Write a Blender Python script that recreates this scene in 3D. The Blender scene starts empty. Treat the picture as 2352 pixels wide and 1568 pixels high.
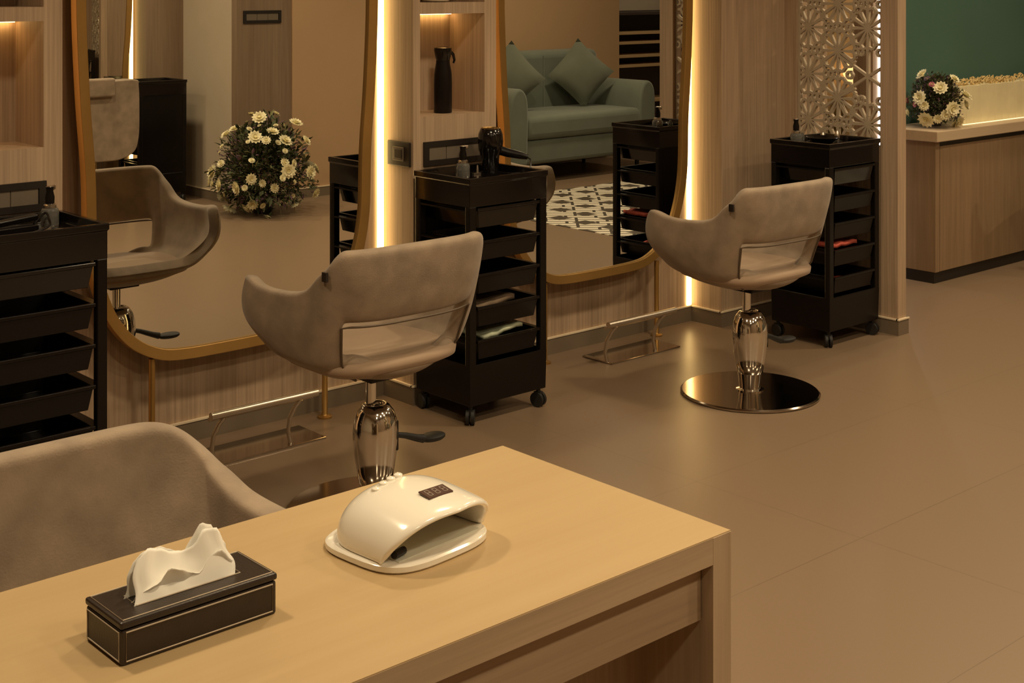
import bpy, bmesh, math, random
from mathutils import Vector, Matrix
random.seed(7)
sc = bpy.context.scene
COL = sc.collection
PI = math.pi

# ------------------------------------------------------------------ materials
def _new(name):
    m = bpy.data.materials.new(name); m.use_nodes = True
    nt = m.node_tree
    return m, nt, nt.nodes['Principled BSDF']

def mat(name, col, rough=.5, metal=0, var=0, vscale=8, bump=0, bscale=200, coat=0, emit=None, estr=0, trans=0, alpha=1, sheen=0):
    m, nt, b = _new(name)
    b.inputs['Base Color'].default_value = (*col, 1)
    b.inputs['Roughness'].default_value = rough
    b.inputs['Metallic'].default_value = metal
    if coat: b.inputs['Coat Weight'].default_value = coat; b.inputs['Coat Roughness'].default_value = .08
    if sheen: b.inputs['Sheen Weight'].default_value = sheen
    if trans: b.inputs['Transmission Weight'].default_value = trans
    if emit:
        b.inputs['Emission Color'].default_value = (*emit, 1); b.inputs['Emission Strength'].default_value = estr
    tc = nt.nodes.new('ShaderNodeTexCoord')
    if var:
        n = nt.nodes.new('ShaderNodeTexNoise'); n.inputs['Scale'].default_value = vscale; n.inputs['Detail'].default_value = 6
        nt.links.new(tc.outputs['Object'], n.inputs['Vector'])
        r = nt.nodes.new('ShaderNodeValToRGB')
        r.color_ramp.elements[0].position = .3; r.color_ramp.elements[1].position = .7
        r.color_ramp.elements[0].color = (*[c * (1 - var) for c in col], 1)
        r.color_ramp.elements[1].color = (*[min(1, c * (1 + var)) for c in col], 1)
        nt.links.new(n.outputs['Fac'], r.inputs['Fac']); nt.links.new(r.outputs['Color'], b.inputs['Base Color'])
    if bump:
        n = nt.nodes.new('ShaderNodeTexNoise'); n.inputs['Scale'].default_value = bscale
        nt.links.new(tc.outputs['Object'], n.inputs['Vector'])
        bp = nt.nodes.new('ShaderNodeBump'); bp.inputs['Strength'].default_value = bump; bp.inputs['Distance'].default_value = .002
        nt.links.new(n.outputs['Fac'], bp.inputs['Height']); nt.links.new(bp.outputs['Normal'], b.inputs['Normal'])
    return m

def wood(name, light, dark, axis='Z', rough=.5, fine=110, contrast=1.0):
    m, nt, b = _new(name)
    b.inputs['Roughness'].default_value = rough
    tc = nt.nodes.new('ShaderNodeTexCoord')
    def noise(across, along, detail):
        mp = nt.nodes.new('ShaderNodeMapping')
        s = [across] * 3; s['XYZ'.index(axis)] = along
        mp.inputs['Scale'].default_value = s
        nt.links.new(tc.outputs['Object'], mp.inputs['Vector'])
        n = nt.nodes.new('ShaderNodeTexNoise'); n.inputs['Scale'].default_value = 1; n.inputs['Detail'].default_value = detail
        n.inputs['Roughness'].default_value = .6
        nt.links.new(mp.outputs['Vector'], n.inputs['Vector'])
        return n
    a = noise(fine, 2.2, 4); c = noise(fine * .13, .6, 3)
    mx = nt.nodes.new('ShaderNodeMix'); mx.data_type = 'FLOAT'; mx.inputs[0].default_value = .4
    nt.links.new(a.outputs['Fac'], mx.inputs[2]); nt.links.new(c.outputs['Fac'], mx.inputs[3])
    r = nt.nodes.new('ShaderNodeValToRGB')
    w = .16 / contrast
    r.color_ramp.elements[0].position = .5 - w; r.color_ramp.elements[1].position = .5 + w
    r.color_ramp.elements[0].color = (*dark, 1); r.color_ramp.elements[1].color = (*light, 1)
    nt.links.new(mx.outputs[0], r.inputs['Fac']); nt.links.new(r.outputs['Color'], b.inputs['Base Color'])
    bp = nt.nodes.new('ShaderNodeBump'); bp.inputs['Strength'].default_value = .12; bp.inputs['Distance'].default_value = .001
    nt.links.new(a.outputs['Fac'], bp.inputs['Height']); nt.links.new(bp.outputs['Normal'], b.inputs['Normal'])
    return m

def _spec(m, v):
    m.node_tree.nodes['Principled BSDF'].inputs['Specular IOR Level'].default_value = v; return m

def emission(name, col, strength):
    m, nt, b = _new(name)
    b.inputs['Base Color'].default_value = (.8, .8, .8, 1)
    b.inputs['Emission Color'].default_value = (*col, 1); b.inputs['Emission Strength'].default_value = strength
    return m

def floor_mat():
    m, nt, b = _new('porcelain_tile')
    tc = nt.nodes.new('ShaderNodeTexCoord')
    br = nt.nodes.new('ShaderNodeTexBrick')
    br.offset = 0; br.inputs['Scale'].default_value = 1
    br.inputs['Brick Width'].default_value = 1.2; br.inputs['Row Height'].default_value = .6
    br.inputs['Mortar Size'].default_value = .0016; br.inputs['Mortar Smooth'].default_value = .2
    br.inputs['Color1'].default_value = (.218, .152, .100, 1); br.inputs['Color2'].default_value = (.223, .155, .102, 1)
    br.inputs['Mortar'].default_value = (.17, .12, .08, 1)
    mp = nt.nodes.new('ShaderNodeMapping'); mp.inputs['Location'].default_value = (.25, .12, 0)
    nt.links.new(tc.outputs['Object'], mp.inputs['Vector']); nt.links.new(mp.outputs['Vector'], br.inputs['Vector'])
    n = nt.nodes.new('ShaderNodeTexNoise'); n.inputs['Scale'].default_value = 1.6; n.inputs['Detail'].default_value = 5
    nt.links.new(tc.outputs['Object'], n.inputs['Vector'])
    mx = nt.nodes.new('ShaderNodeMix'); mx.data_type = 'RGBA'; mx.blend_type = 'MULTIPLY'; mx.inputs[0].default_value = .25
    nt.links.new(br.outputs['Color'], mx.inputs[6]); nt.links.new(n.outputs['Color'], mx.inputs[7])
    nt.links.new(br.outputs['Color'], b.inputs['Base Color'])
    b.inputs['Roughness'].default_value = .33
    b.inputs['Specular IOR Level'].default_value = .42
    return m

def rug_mat():
    m, nt, b = _new('patterned_tile')
    tc = nt.nodes.new('ShaderNodeTexCoord')
    mp = nt.nodes.new('ShaderNodeMapping'); mp.inputs['Rotation'].default_value = (0, 0, math.radians(-42))
    nt.links.new(tc.outputs['Object'], mp.inputs['Vector'])
    br = nt.nodes.new('ShaderNodeTexBrick'); br.inputs['Scale'].default_value = 1
    br.inputs['Brick Width'].default_value = .2; br.inputs['Row Height'].default_value = .075
    br.inputs['Mortar Size'].default_value = .011; br.offset = .33; br.offset_frequency = 3
    br.inputs['Color1'].default_value = (.78, .72, .60, 1); br.inputs['Color2'].default_value = (.70, .64, .52, 1)
    br.inputs['Mortar'].default_value = (.05, .04, .03, 1)
    nt.links.new(mp.outputs['Vector'], br.inputs['Vector'])
    mp2 = nt.nodes.new('ShaderNodeMapping'); mp2.inputs['Scale'].default_value = (4.2, 4.2, 1)
    mp2.inputs['Rotation'].default_value = (0, 0, math.radians(0))
    nt.links.new(tc.outputs['Object'], mp2.inputs['Vector'])
    vo = nt.nodes.new('ShaderNodeTexVoronoi'); vo.distance = 'CHEBYCHEV'; vo.inputs['Randomness'].default_value = 0; vo.inputs['Scale'].default_value = 1
    nt.links.new(mp2.outputs['Vector'], vo.inputs['Vector'])
    lt = nt.nodes.new('ShaderNodeMath'); lt.operation = 'LESS_THAN'; lt.inputs[1].default_value = .25
    nt.links.new(vo.outputs['Distance'], lt.inputs[0])
    mx = nt.nodes.new('ShaderNodeMix'); mx.data_type = 'RGBA'
    nt.links.new(lt.outputs[0], mx.inputs[0]); nt.links.new(br.outputs['Color'], mx.inputs[6]); mx.inputs[7].default_value = (.06, .045, .03, 1)
    nt.links.new(mx.outputs[2], b.inputs['Base Color']); b.inputs['Roughness'].default_value = .5
    return m

WL, WD = (.545, .395, .27), (.325, .23, .155)
M = dict(
    wall=wood('oak_laminate_vertical', WL, WD, 'Z', .55, 130),
    wallx=wood('oak_laminate_crosswise', (.47, .35, .23), (.34, .25, .165), 'X', .55, 100),
    dwall=wood('walnut_laminate', (.27, .19, .125), (.19, .13, .085), 'Z', .6, 90),
    top=wood('oak_tabletop', (.505, .368, .198), (.45, .315, .162), 'X', .36, 42, .8),
    topx=wood('oak_front', (.50, .37, .245), (.36, .26, .17), 'X', .5, 70),
    topz=wood('oak_side', (.50, .37, .245), (.36, .26, .17), 'Z', .5, 80),
    cab=wood('brown_cabinet_veneer', (.33, .22, .13), (.22, .145, .08), 'Z', .5, 40, .8),
    floor=floor_mat(), rug=rug_mat(),
    skirt=mat('grey_skirting', (.18, .14, .098), .5),
    skirttop=mat('lit_skirting_cap', (.80, .68, .50), .4),  # bright tone paints the light caught along the skirting ledge
    paint=mat('beige_paint', (.50, .42, .32), .8, var=.05, vscale=3),
    orange=mat('sand_paint', (.50, .33, .19), .8, var=.03, vscale=2),
    teal=mat('teal_paint', (.062, .135, .108), .7, var=.06, vscale=2),
    white=mat('ceiling_paint', (.72, .68, .62), .9),
    fabric=mat('greige_suede', (.285, .215, .152), .78, var=.2, vscale=15, bump=.25, bscale=260, sheen=.25),
    seat=mat('greige_seat', (.36, .255, .175), .7, var=.05, vscale=8, sheen=.2),
    piping=mat('brown_piping', (.09, .06, .035), .6),
    chrome=mat('chrome', (.78, .76, .72), .09, 1),
    steel=mat('brushed_steel', (.62, .56, .48), .3, 1),
    darkmirror=mat('polished_base_steel', (.42, .36, .30), .12, 1),
    gold=mat('brushed_gold', (.42, .25, .08), .42, .8, var=.1, vscale=5),
    mirror=mat('mirror_silver', (.80, .80, .76), .0, 1),
    black=mat('gloss_black_plastic', (.005, .004, .004), .14, coat=.15),
    bsat=_spec(mat('satin_black_plastic', (.006, .0045, .004), .28), .28),
    rubber=mat('black_rubber', (.012, .012, .012), .6),
    dark=mat('outlet_black', (.016, .012, .010), .4),
    grey=mat('outlet_grey', (.16, .13, .10), .35),
    leather=mat('brown_leather', (.021, .0125, .0085), .38, var=.15, vscale=60, bump=.15, bscale=300),
    stitch=mat('cream_stitching', (.5, .42, .32), .7),
    paper=mat('tissue_paper', (.86, .84, .78), .9, sheen=.3),
    lamp=mat('white_gloss_plastic', (.86, .82, .73), .16, coat=.5),
    lampin=mat('grey_inner_plastic', (.75, .75, .66), .15, coat=.6),
    disp=mat('display_window', (.085, .045, .035), .2),
    digit=mat('display_digit', (.25, .19, .15), .4),
    sofa=mat('sage_velvet', (.125, .15, .12), .8, var=.1, vscale=5, sheen=.35),
    cushion=mat('grey_sage_cushion', (.13, .145, .11), .85, var=.08, vscale=6, sheen=.3),
    glass=mat('clear_glass', (.9, .9, .85), .05, trans=.9),
    ceramic=mat('cream_ceramic', (.72, .66, .54), .35),
    leaf=mat('leaf_green', (.055, .07, .025), .6, var=.4, vscale=30),
    sprig=mat('pale_sprig', (.19, .19, .08), .7),
    leaf2=mat('dusk_leaf', (.10, .12, .06), .6, var=.4, vscale=30),
    petal=mat('cream_petal', (.80, .74, .50), .7),
    petalc=mat('yellow_centre', (.72, .64, .34), .7),
    pink=mat('pink_petal', (.48, .16, .20), .7),
    purple=mat('purple_petal', (.15, .08, .12), .7),
    slat=mat('cream_slat_paint', (.74, .66, .42), .6, var=.06, vscale=6),
    straw=mat('wood_shavings', (.62, .45, .2), .8, var=.3, vscale=40),
    stone=wood('counter_top_oak', (.58, .45, .31), (.48, .36, .24), 'X', .45, 40, .7),
    lattice=mat('lattice_beige', (.50, .41, .30), .65),
    jamb=mat('pale_jamb', (.46, .36, .25), .6),
    redcloth=mat('red_cloth', (.50, .09, .06), .8), greenpaper=mat('magazine_print', (.42, .46, .34), .4, var=.5, vscale=14),
    browncloth=mat('brown_cloth', (.16, .11, .07), .8, var=.2, vscale=20),
    led=emission('warm_led', (1, .66, .24), 11), leddim=emission('warm_led_low', (1, .5, .16), 2.5), ledsoft=emission('soft_yellow_led', (1, .75, .36), 2.2), led2=emission('warm_niche_led', (1, .62, .22), 18),
    day=emission('cool_white_led', (1, .93, .86), 9),
    globe=emission('lamp_globe_glow', (1, .62, .22), 2.2),
    shelf=mat('shelf_light_wood', (.55, .38, .2), .5), shelfdark=mat('shelf_dark_panel', (.05, .035, .03), .5),
    label=mat('bottle_tint', (.20, .15, .10), .2, trans=.5),
)

# ------------------------------------------------------------------ mesh builder
class MB:
    def __init__(s): s.v = []; s.f = []
    def add(s, vs, fs):
        o = len(s.v); s.v += [Vector(p) for p in vs]; s.f += [tuple(i + o for i in f) for f in fs]; return s
    def box(s, x0, x1, y0, y1, z0, z1):
        vs = [(x, y, z) for z in (z0, z1) for y in (y0, y1) for x in (x0, x1)]
        return s.add(vs, [(0, 2, 3, 1), (4, 5, 7, 6), (0, 1, 5, 4), (2, 6, 7, 3), (0, 4, 6, 2), (1, 3, 7, 5)])
    def tube(s, pts, r, n=12, caps=True, closed=False):
        pts = [Vector(p) for p in pts]; rs = r if isinstance(r, (list, tuple)) else [r] * len(pts)
        vs = []; L = len(pts); up = None
        for i, p in enumerate(pts):
            if closed: t = (pts[(i + 1) % L] - pts[i - 1]).normalized()
            else: t = (pts[min(i + 1, L - 1)] - pts[max(i - 1, 0)]).normalized()
            if up is None:
                up = Vector((0, 0, 1)) if abs(t.z) < .9 else Vector((1, 0, 0))
            a = t.cross(up).normalized(); b = a.cross(t).normalized(); up = b
            for k in range(n):
                w = 2 * PI * k / n; vs.append(p + (a * math.cos(w) + b * math.sin(w)) * rs[i])
        fs = []
        for i in range(L if closed else L - 1):
            j = (i + 1) % L
            for k in range(n):
                fs.append((i * n + k, i * n + (k + 1) % n, j * n + (k + 1) % n, j * n + k))
        if caps and not closed:
            fs.append(tuple(range(n - 1, -1, -1))); fs.append(tuple((L - 1) * n + k for k in range(n)))
        return s.add(vs, fs)
    def lathe(s, prof, n=32, c=(0, 0, 0), cap=True):
        vs = []
        for r, z in prof:
            for k in range(n):
                w = 2 * PI * k / n; vs.append((c[0] + r * math.cos(w), c[1] + r * math.sin(w), c[2] + z))
        fs = []
        for i in range(len(prof) - 1):
            for k in range(n):
                fs.append((i * n + k, i * n + (k + 1) % n, (i + 1) * n + (k + 1) % n, (i + 1) * n + k))
        if cap:
            fs.append(tuple(range(n - 1, -1, -1))); fs.append(tuple((len(prof) - 1) * n + k for k in range(n)))
        return s.add(vs, fs)
    def prism(s, poly, y0, y1):   # poly in XZ, extruded along Y
        n = len(poly)
        vs = [(x, y0, z) for x, z in poly] + [(x, y1, z) for x, z in poly]
        return s.add(vs, [tuple(range(n)), tuple(range(2 * n - 1, n - 1, -1))] + [(i, n + i, n + (i + 1) % n, (i + 1) % n) for i in range(n)])
    def rot(s, m):
        s.v = [m @ v for v in s.v]; return s

def link(name, mb, material, parent=None, loc=(0, 0, 0), smooth=False, bevel=0, seg=2, sub=0, rot=None, angle=40):
    me = bpy.data.meshes.new(name)
    me.from_pydata([tuple(v) for v in mb.v], [], mb.f)
    bm = bmesh.new(); bm.from_mesh(me); bmesh.ops.recalc_face_normals(bm, faces=bm.faces); bm.to_mesh(me); bm.free()
    me.materials.append(M[material])
    o = bpy.data.objects.new(name, me); COL.objects.link(o); o.location = loc
    if rot: o.rotation_euler = rot
    if parent: o.parent = parent
    if bevel:
        b = o.modifiers.new('bevel', 'BEVEL'); b.width = bevel; b.segments = seg; b.limit_method = 'ANGLE'; b.angle_limit = math.radians(35); b.harden_normals = False
    if sub:
        u = o.modifiers.new('sub', 'SUBSURF'); u.levels = sub; u.render_levels = sub
    if smooth:
        me.polygons.foreach_set('use_smooth', [True] * len(me.polygons))
        if not sub:
            try: me.set_sharp_from_angle(angle=math.radians(angle))
            except Exception: pass
    return o

def thing(name, label, cat, loc=(0, 0, 0), rz=0, group=None):
    o = bpy.data.objects.new(name, None); COL.objects.link(o); o.location = loc; o.rotation_euler = (0, 0, rz)
    o.empty_display_size = .05
    o['label'] = label; o['category'] = cat
    if group: o['group'] = group
    return o
def tag(o, label, cat, group=None):
    o['label'] = label; o['category'] = cat
    if group: o['group'] = group
    return o
def struct(name, mb, material, **k):
    o = link(name, mb, material, **k); o['kind'] = 'structure'; return o
def dup(root, loc, rz=None, label=None, group=None):
    def cp(o, parent):
        c = o.copy(); COL.objects.link(c)
        if parent: c.parent = parent
        for ch in o.children: cp(ch, c)
        return c
    r = cp(root, None); r.location = loc
    if rz is not None: r.rotation_euler = (0, 0, rz)
    if label: r['label'] = label
    if group: r['group'] = group
    return r

# ------------------------------------------------------------------ setting
P = 1.753                      # spacing of the styling stations
WALL, FRONT, GL = 4.28, 4.10, 4.19
struct('floor', MB().box(-1.4, 12, -3.2, 8, -.1, 0), 'floor')
struct('ceiling', MB().box(-1.4, 12, -3.2, 8, 2.8, 2.9), 'white')
struct('wall_left', MB().box(-1.4, -1.2, -3.2, 4.28, 0, 2.8), 'paint')
struct('wall_right', MB().box(11.4, 11.6, -3.2, 8, 0, 2.8), 'paint')
struct('wall_back', MB().box(-1.4, 5.99, WALL, WALL + .12, 0, 2.8), 'wall')
struct('wall_passage', MB().box(5.99, 11.4, 5.6, 5.7, 0, 2.8), 'orange')
struct('wall_teal', MB().box(6.52, 11.4, WALL, WALL + .12, 0, 2.8), 'teal')
struct('trim_1', MB().box(6.39, 6.52, WALL - .004, WALL + .12, 0, 2.8), 'wall')

def column(x0, x1, niche):
    mb = MB()
    a, b = x0 + .032, x1 - .059
    if niche:
        mb.box(x0, a, FRONT, WALL + .06, 0, 2.8); mb.box(b, x1, FRONT, WALL + .06, 0, 2.8)
        mb.box(a, b, FRONT, WALL + .06, 0, 1.057)
        mb.box(a, b, FRONT, WALL + .06, 1.437, 1.48)
        mb.box(a, b, FRONT, WALL + .06, 1.90, 2.8)
        mb.box(a, b, WALL + .03, WALL + .06, 1.057, 1.9)
    else:
        mb.box(x0, x1, FRONT, WALL + .02, 0, 2.8)
    return mb
# the recessed wall behind niches is cut out by building the wall in panels between the columns
bpy.data.objects.remove(bpy.data.objects['wall_back'])
C1, C2, C3 = (3.18 - P, 3.585 - P), (3.18, 3.585), (4.936, 5.40)
struct('wall_back', MB().box(-1.4, C1[0], WALL, WALL + .12, 0, 2.8).box(C1[1], C2[0], WALL, WALL + .12, 0, 2.8)
       .box(C2[1], C3[0], WALL, WALL + .12, 0, 2.8).box(C3[1], 5.99, WALL, WALL + .12, 0, 2.8).box(-1.4, 5.99, WALL + .12, WALL + .16, 0, 2.8), 'wall')
struct('wall_column', column(*C1, True), 'wall')
struct('wall_column', column(*C2, True), 'wall')
struct('wall_column', column(*C3, False), 'wall')

def skirting(name, x0, x1, y0, y1, h=.066):
    o = struct(name, MB().box(x0, x1, y0, y1, 0, h), 'skirt')
    struct('trim_cap', MB().box(x0 - .003, x1 + .003, y0 - .003, y1 + .003, h, h + .006), 'skirttop')
    return o
t = .008
skirting('baseboard_back', C1[1], C2[0] , WALL - t, WALL)
skirting('baseboard_back', C2[1], C3[0], WALL - t, WALL)
skirting('baseboard_back', C3[1] + .07, 5.99, WALL - t, WALL)
for c in (C1, C2, C3):
    skirting('baseboard_column', c[0] - t, c[1] + (t if c is not C3 else 0), FRONT - t, FRONT)
    skirting('baseboard_column', c[0] - t, c[0], FRONT, WALL - t)
    if c is not C3: skirting('baseboard_column', c[1], c[1] + t, FRONT, WALL - t)

# opposite side of the salon (seen in the mirrors)
struct('wall_opposite', MB().box(-1.2, 4.82, -1.30, -1.175, 0, 2.8), 'dwall')
struct('wall_column_opposite', MB().box(4.82, 5.12, -1.30, -.99, 0, 2.8), 'dwall')
struct('wall_pillar', MB().box(5.12, 5.16, -1.30, -.30, 0, 2.8), 'paint')
struct('wall_panel', MB().box(5.12, 5.57, -.30, -.23, 0, 2.8), 'dwall')
struct('wall_lounge', MB().box(5.57, 6.8, -.32, -.22, 0, 2.8).box(6.7, 6.8, -.45, -.3, 0, 2.8).box(6.8, 9.2, -.55, -.45, 0, 2.8), 'orange')
struct('wall_far', MB().box(9.2, 11.4, -1.5, -1.4, 0, 2.8).box(9.12, 9.2, -1.5, -.5, 0, 2.8), 'paint')
skirting('baseboard_opposite', 5.11, 5.12, -.99, -.22)
skirting('baseboard_opposite', 5.12, 6.8, -.22, -.21)
skirting('baseboard_opposite', 6.8, 9.2, -.45, -.44)
struct('floor_tile_inlay', MB().box(6.22, 8.6, .75, 2.75, -.05, .003), 'rug')

# ------------------------------------------------------------------ led strips
def strip(x0, x1, y0, y1, z0, z1, label, m='led', group=None):
    o = link('light_strip', MB().box(x0, x1, y0, y1, z0, z1), m); tag(o, label, 'light strip', group); return o
strip(3.146, 3.172, WALL - .010, WALL - .002, .075, 2.7, 'glowing warm light strip in the corner beside the black light switch')
strip(4.902, 4.928, WALL - .010, WALL - .002, .075, 2.7, 'glowing warm light strip right of the far mirror, behind the farther grey chair')
strip(C1[1] + .008, C1[1] + .034, WALL - .010, WALL - .002, .075, 2.7, 'hidden warm light strip behind the left edge of the near mirror', 'leddim')
strip(C2[1] + .008, C2[1] + .034, WALL - .010, WALL - .002, .075, 2.7, 'hidden warm light strip behind the left edge of the far mirror', 'leddim')
strip(4.78, 4.806, -1.173, -1.163, 0, 2.7, 'warm light strip seen in the near mirror beside the opposite mirror')
for c, w in ((C1, 'at the left edge of the picture'), (C2, 'above the black spray bottle')):
    strip(c[0] + .04, c[1] - .07, WALL + .008, WALL + .020, 1.430, 1.436, 'small warm light strip in the niche ' + w, 'led2')
strip(6.437, 6.468, WALL - .012, WALL - .005, 0, 2.5, 'cool white vertical light slit seen through the edge of the lattice screen', 'day')

# ------------------------------------------------------------------ mirrors
HALF = [(0, .308), (.20, .311), (.30, .327), (.39, .375), (.454, .444), (.495, .52), (.527, .62), (.545, .74), (.551, .95), (.570, 1.2), (.582, 1.5),
        (.575, 1.8), (.53, 2.0), (.42, 2.15), (.25, 2.22), (0, 2.24)]
def catmull(P_, n=6):
    out = []
    for i in range(len(P_) - 1):
        p0 = P_[max(i - 1, 0)]; p1 = P_[i]; p2 = P_[i + 1]; p3 = P_[min(i + 2, len(P_) - 1)]
        for k in range(n):
            s = k / n
            out.append(tuple(.5 * (2 * b + (c - a) * s + (2 * a - 5 * b + 4 * c - d) * s * s + (3 * b - a - 3 * c + d) * s ** 3) for a, b, c, d in zip(p0, p1, p2, p3)))
    out.append(P_[-1]); return out
half = catmull(HALF, 5)
outl = half + [(-x, z) for x, z in half[-2:0:-1]]
def inset(poly, d):
    n = len(poly); out = []
    for i in range(n):
        a = Vector(poly[i - 1]); b = Vector(poly[(i + 1) % n]); tv = (b - a).normalized()
        out.append((poly[i][0] - tv.y * d, poly[i][1] + tv.x * d))
    return out
inn = inset(outl, .036)
def make_mirror(label):
    r = thing('standing_mirror', label, 'mirror', group='gold framed styling mirrors')
    n = len(outl); mb = MB()
    vs = []
    for poly, ys in ((outl, (-.018, .024)), (inn, (-.012, .024))):
        for y in ys: vs += [(x, y, z) for x, z in poly]
    fs = []
    for i in range(n):
        j = (i + 1) % n
        fs += [(i, j, 2 * n + j, 2 * n + i), (i, n + i, n + j, j), (n + i, 3 * n + i, 3 * n + j, n + j), (2 * n + i, 2 * n + j, 3 * n + j, 3 * n + i)]
    mb.add(vs, fs); link('frame', mb, 'gold', r, bevel=.002)
    link('mirror_glass', MB().prism(inset(outl, .03), 0.0, .004), 'mirror', r)
    link('backing_board', MB().prism(inset(outl, .03), .006, .02), 'bsat', r)
    for x in (-.315, .36):
        link('leg', MB().lathe([(.026, 0), (.026, .006), (.013, .01), (.0105, .014), (.0105, .33)], 20, (x, .002, 0)), 'gold', r, smooth=True)
    return r
m1 = make_mirror('gold framed mirror reflecting the white flower arrangement')
m1.location = (2.492, GL, 0)
m2 = dup(m1, (2.492 + P, GL, 0), label='gold framed mirror reflecting the green sofa')
m3 = dup(m1, (4.13, -1.06, 0), PI + math.radians(7), label='gold framed mirror on the opposite wall, seen inside the near mirror')

# ------------------------------------------------------------------ salon chair
def se(t, a, bf, br, n=4.0):
    s_, c_ = math.sin(t), math.cos(t)
    x = a * math.copysign(abs(s_) ** (2 / n), s_); b = bf if c_ > 0 else br
    return x, b * math.copysign(abs(c_) ** (2 / n), c_)
def sm(x, a, b):
    u = min(1, max(0, (x - a) / (b - a))); return u * u * (3 - 2 * u)
def ztop(td, tub=False):
    td = abs(td)
    if tub: return .487 + .206 * sm(td, 30, 52) - .012 * sm(td, 60, 88) + .124 * (sm(td, 82, 166)) ** .85
    return .487 + .212 * sm(td, 30, 52) - .018 * sm(td, 66, 92) + .136 * (sm(td, 87, 136)) ** .85
def sz(z):
    T = [(.385, .25), (.40, .5), (.425, .70), (.45, .81), (.48, .88), (.53, .945), (.60, .985), (.70, 1.0), (.85, 1.01)]
    for (a, u), (b, v) in zip(T, T[1:]):
        if z <= b: return u + (v - u) * max(0, (z - a)) / (b - a)
    return T[-1][1]
FR = [0, .12, .36, .55, .75, .92, 1]
def shell_pt(td, row, tub=False):
    t_ = math.radians(td)
    w = sm(abs(td), 98, 135); fl = 1 - sm(abs(td), 78, 100)
    if row < 4:
        s_, z = [(.25, .402), (.5, .416), (.69, .438), (.80, .460)][row]
        s_ *= 1 - .03 * w * row / 3
        x, y = se(t_, .30, .285, .215, 2.2 + (.3 - .2 * w) * row)
        z += (-.022 * sm(abs(td), 135, 180) + .010 * w * (1 - sm(abs(td), 135, 165))) * row / 3
    else:
        f = FR[row - 4]; z = .478 + (ztop(td, tub) - .478) * f; s_ = sz(z) + .03 * fl * (1 - sm(z, .5, .6))
        x, y = se(t_, .30, .285, .215, (3.2 + .8 * sm(z, .47, .58)) * (1 - w) + w * (2.5 + 1.5 * sm(z, .44, .72)))
        z += (-.024 * sm(abs(td), 135, 180) + .014 * w * (1 - sm(abs(td), 135, 165))) * (1 - f) ** 6
        s_ = s_ * (1 - w) + w * (.82 + .16 * sm(z, .46, .80))
        q = sm(z, .46, .59) * (1 - .42 * sm(z, .62, .71)) * fl
        x *= 1 + .13 * q; y *= 1 + .19 * q
    lean = -.02 * max(0, (z - .5)) / .3 if abs(td) > 110 else 0
    return Vector((x * s_, y * s_ + lean, z))
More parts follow.
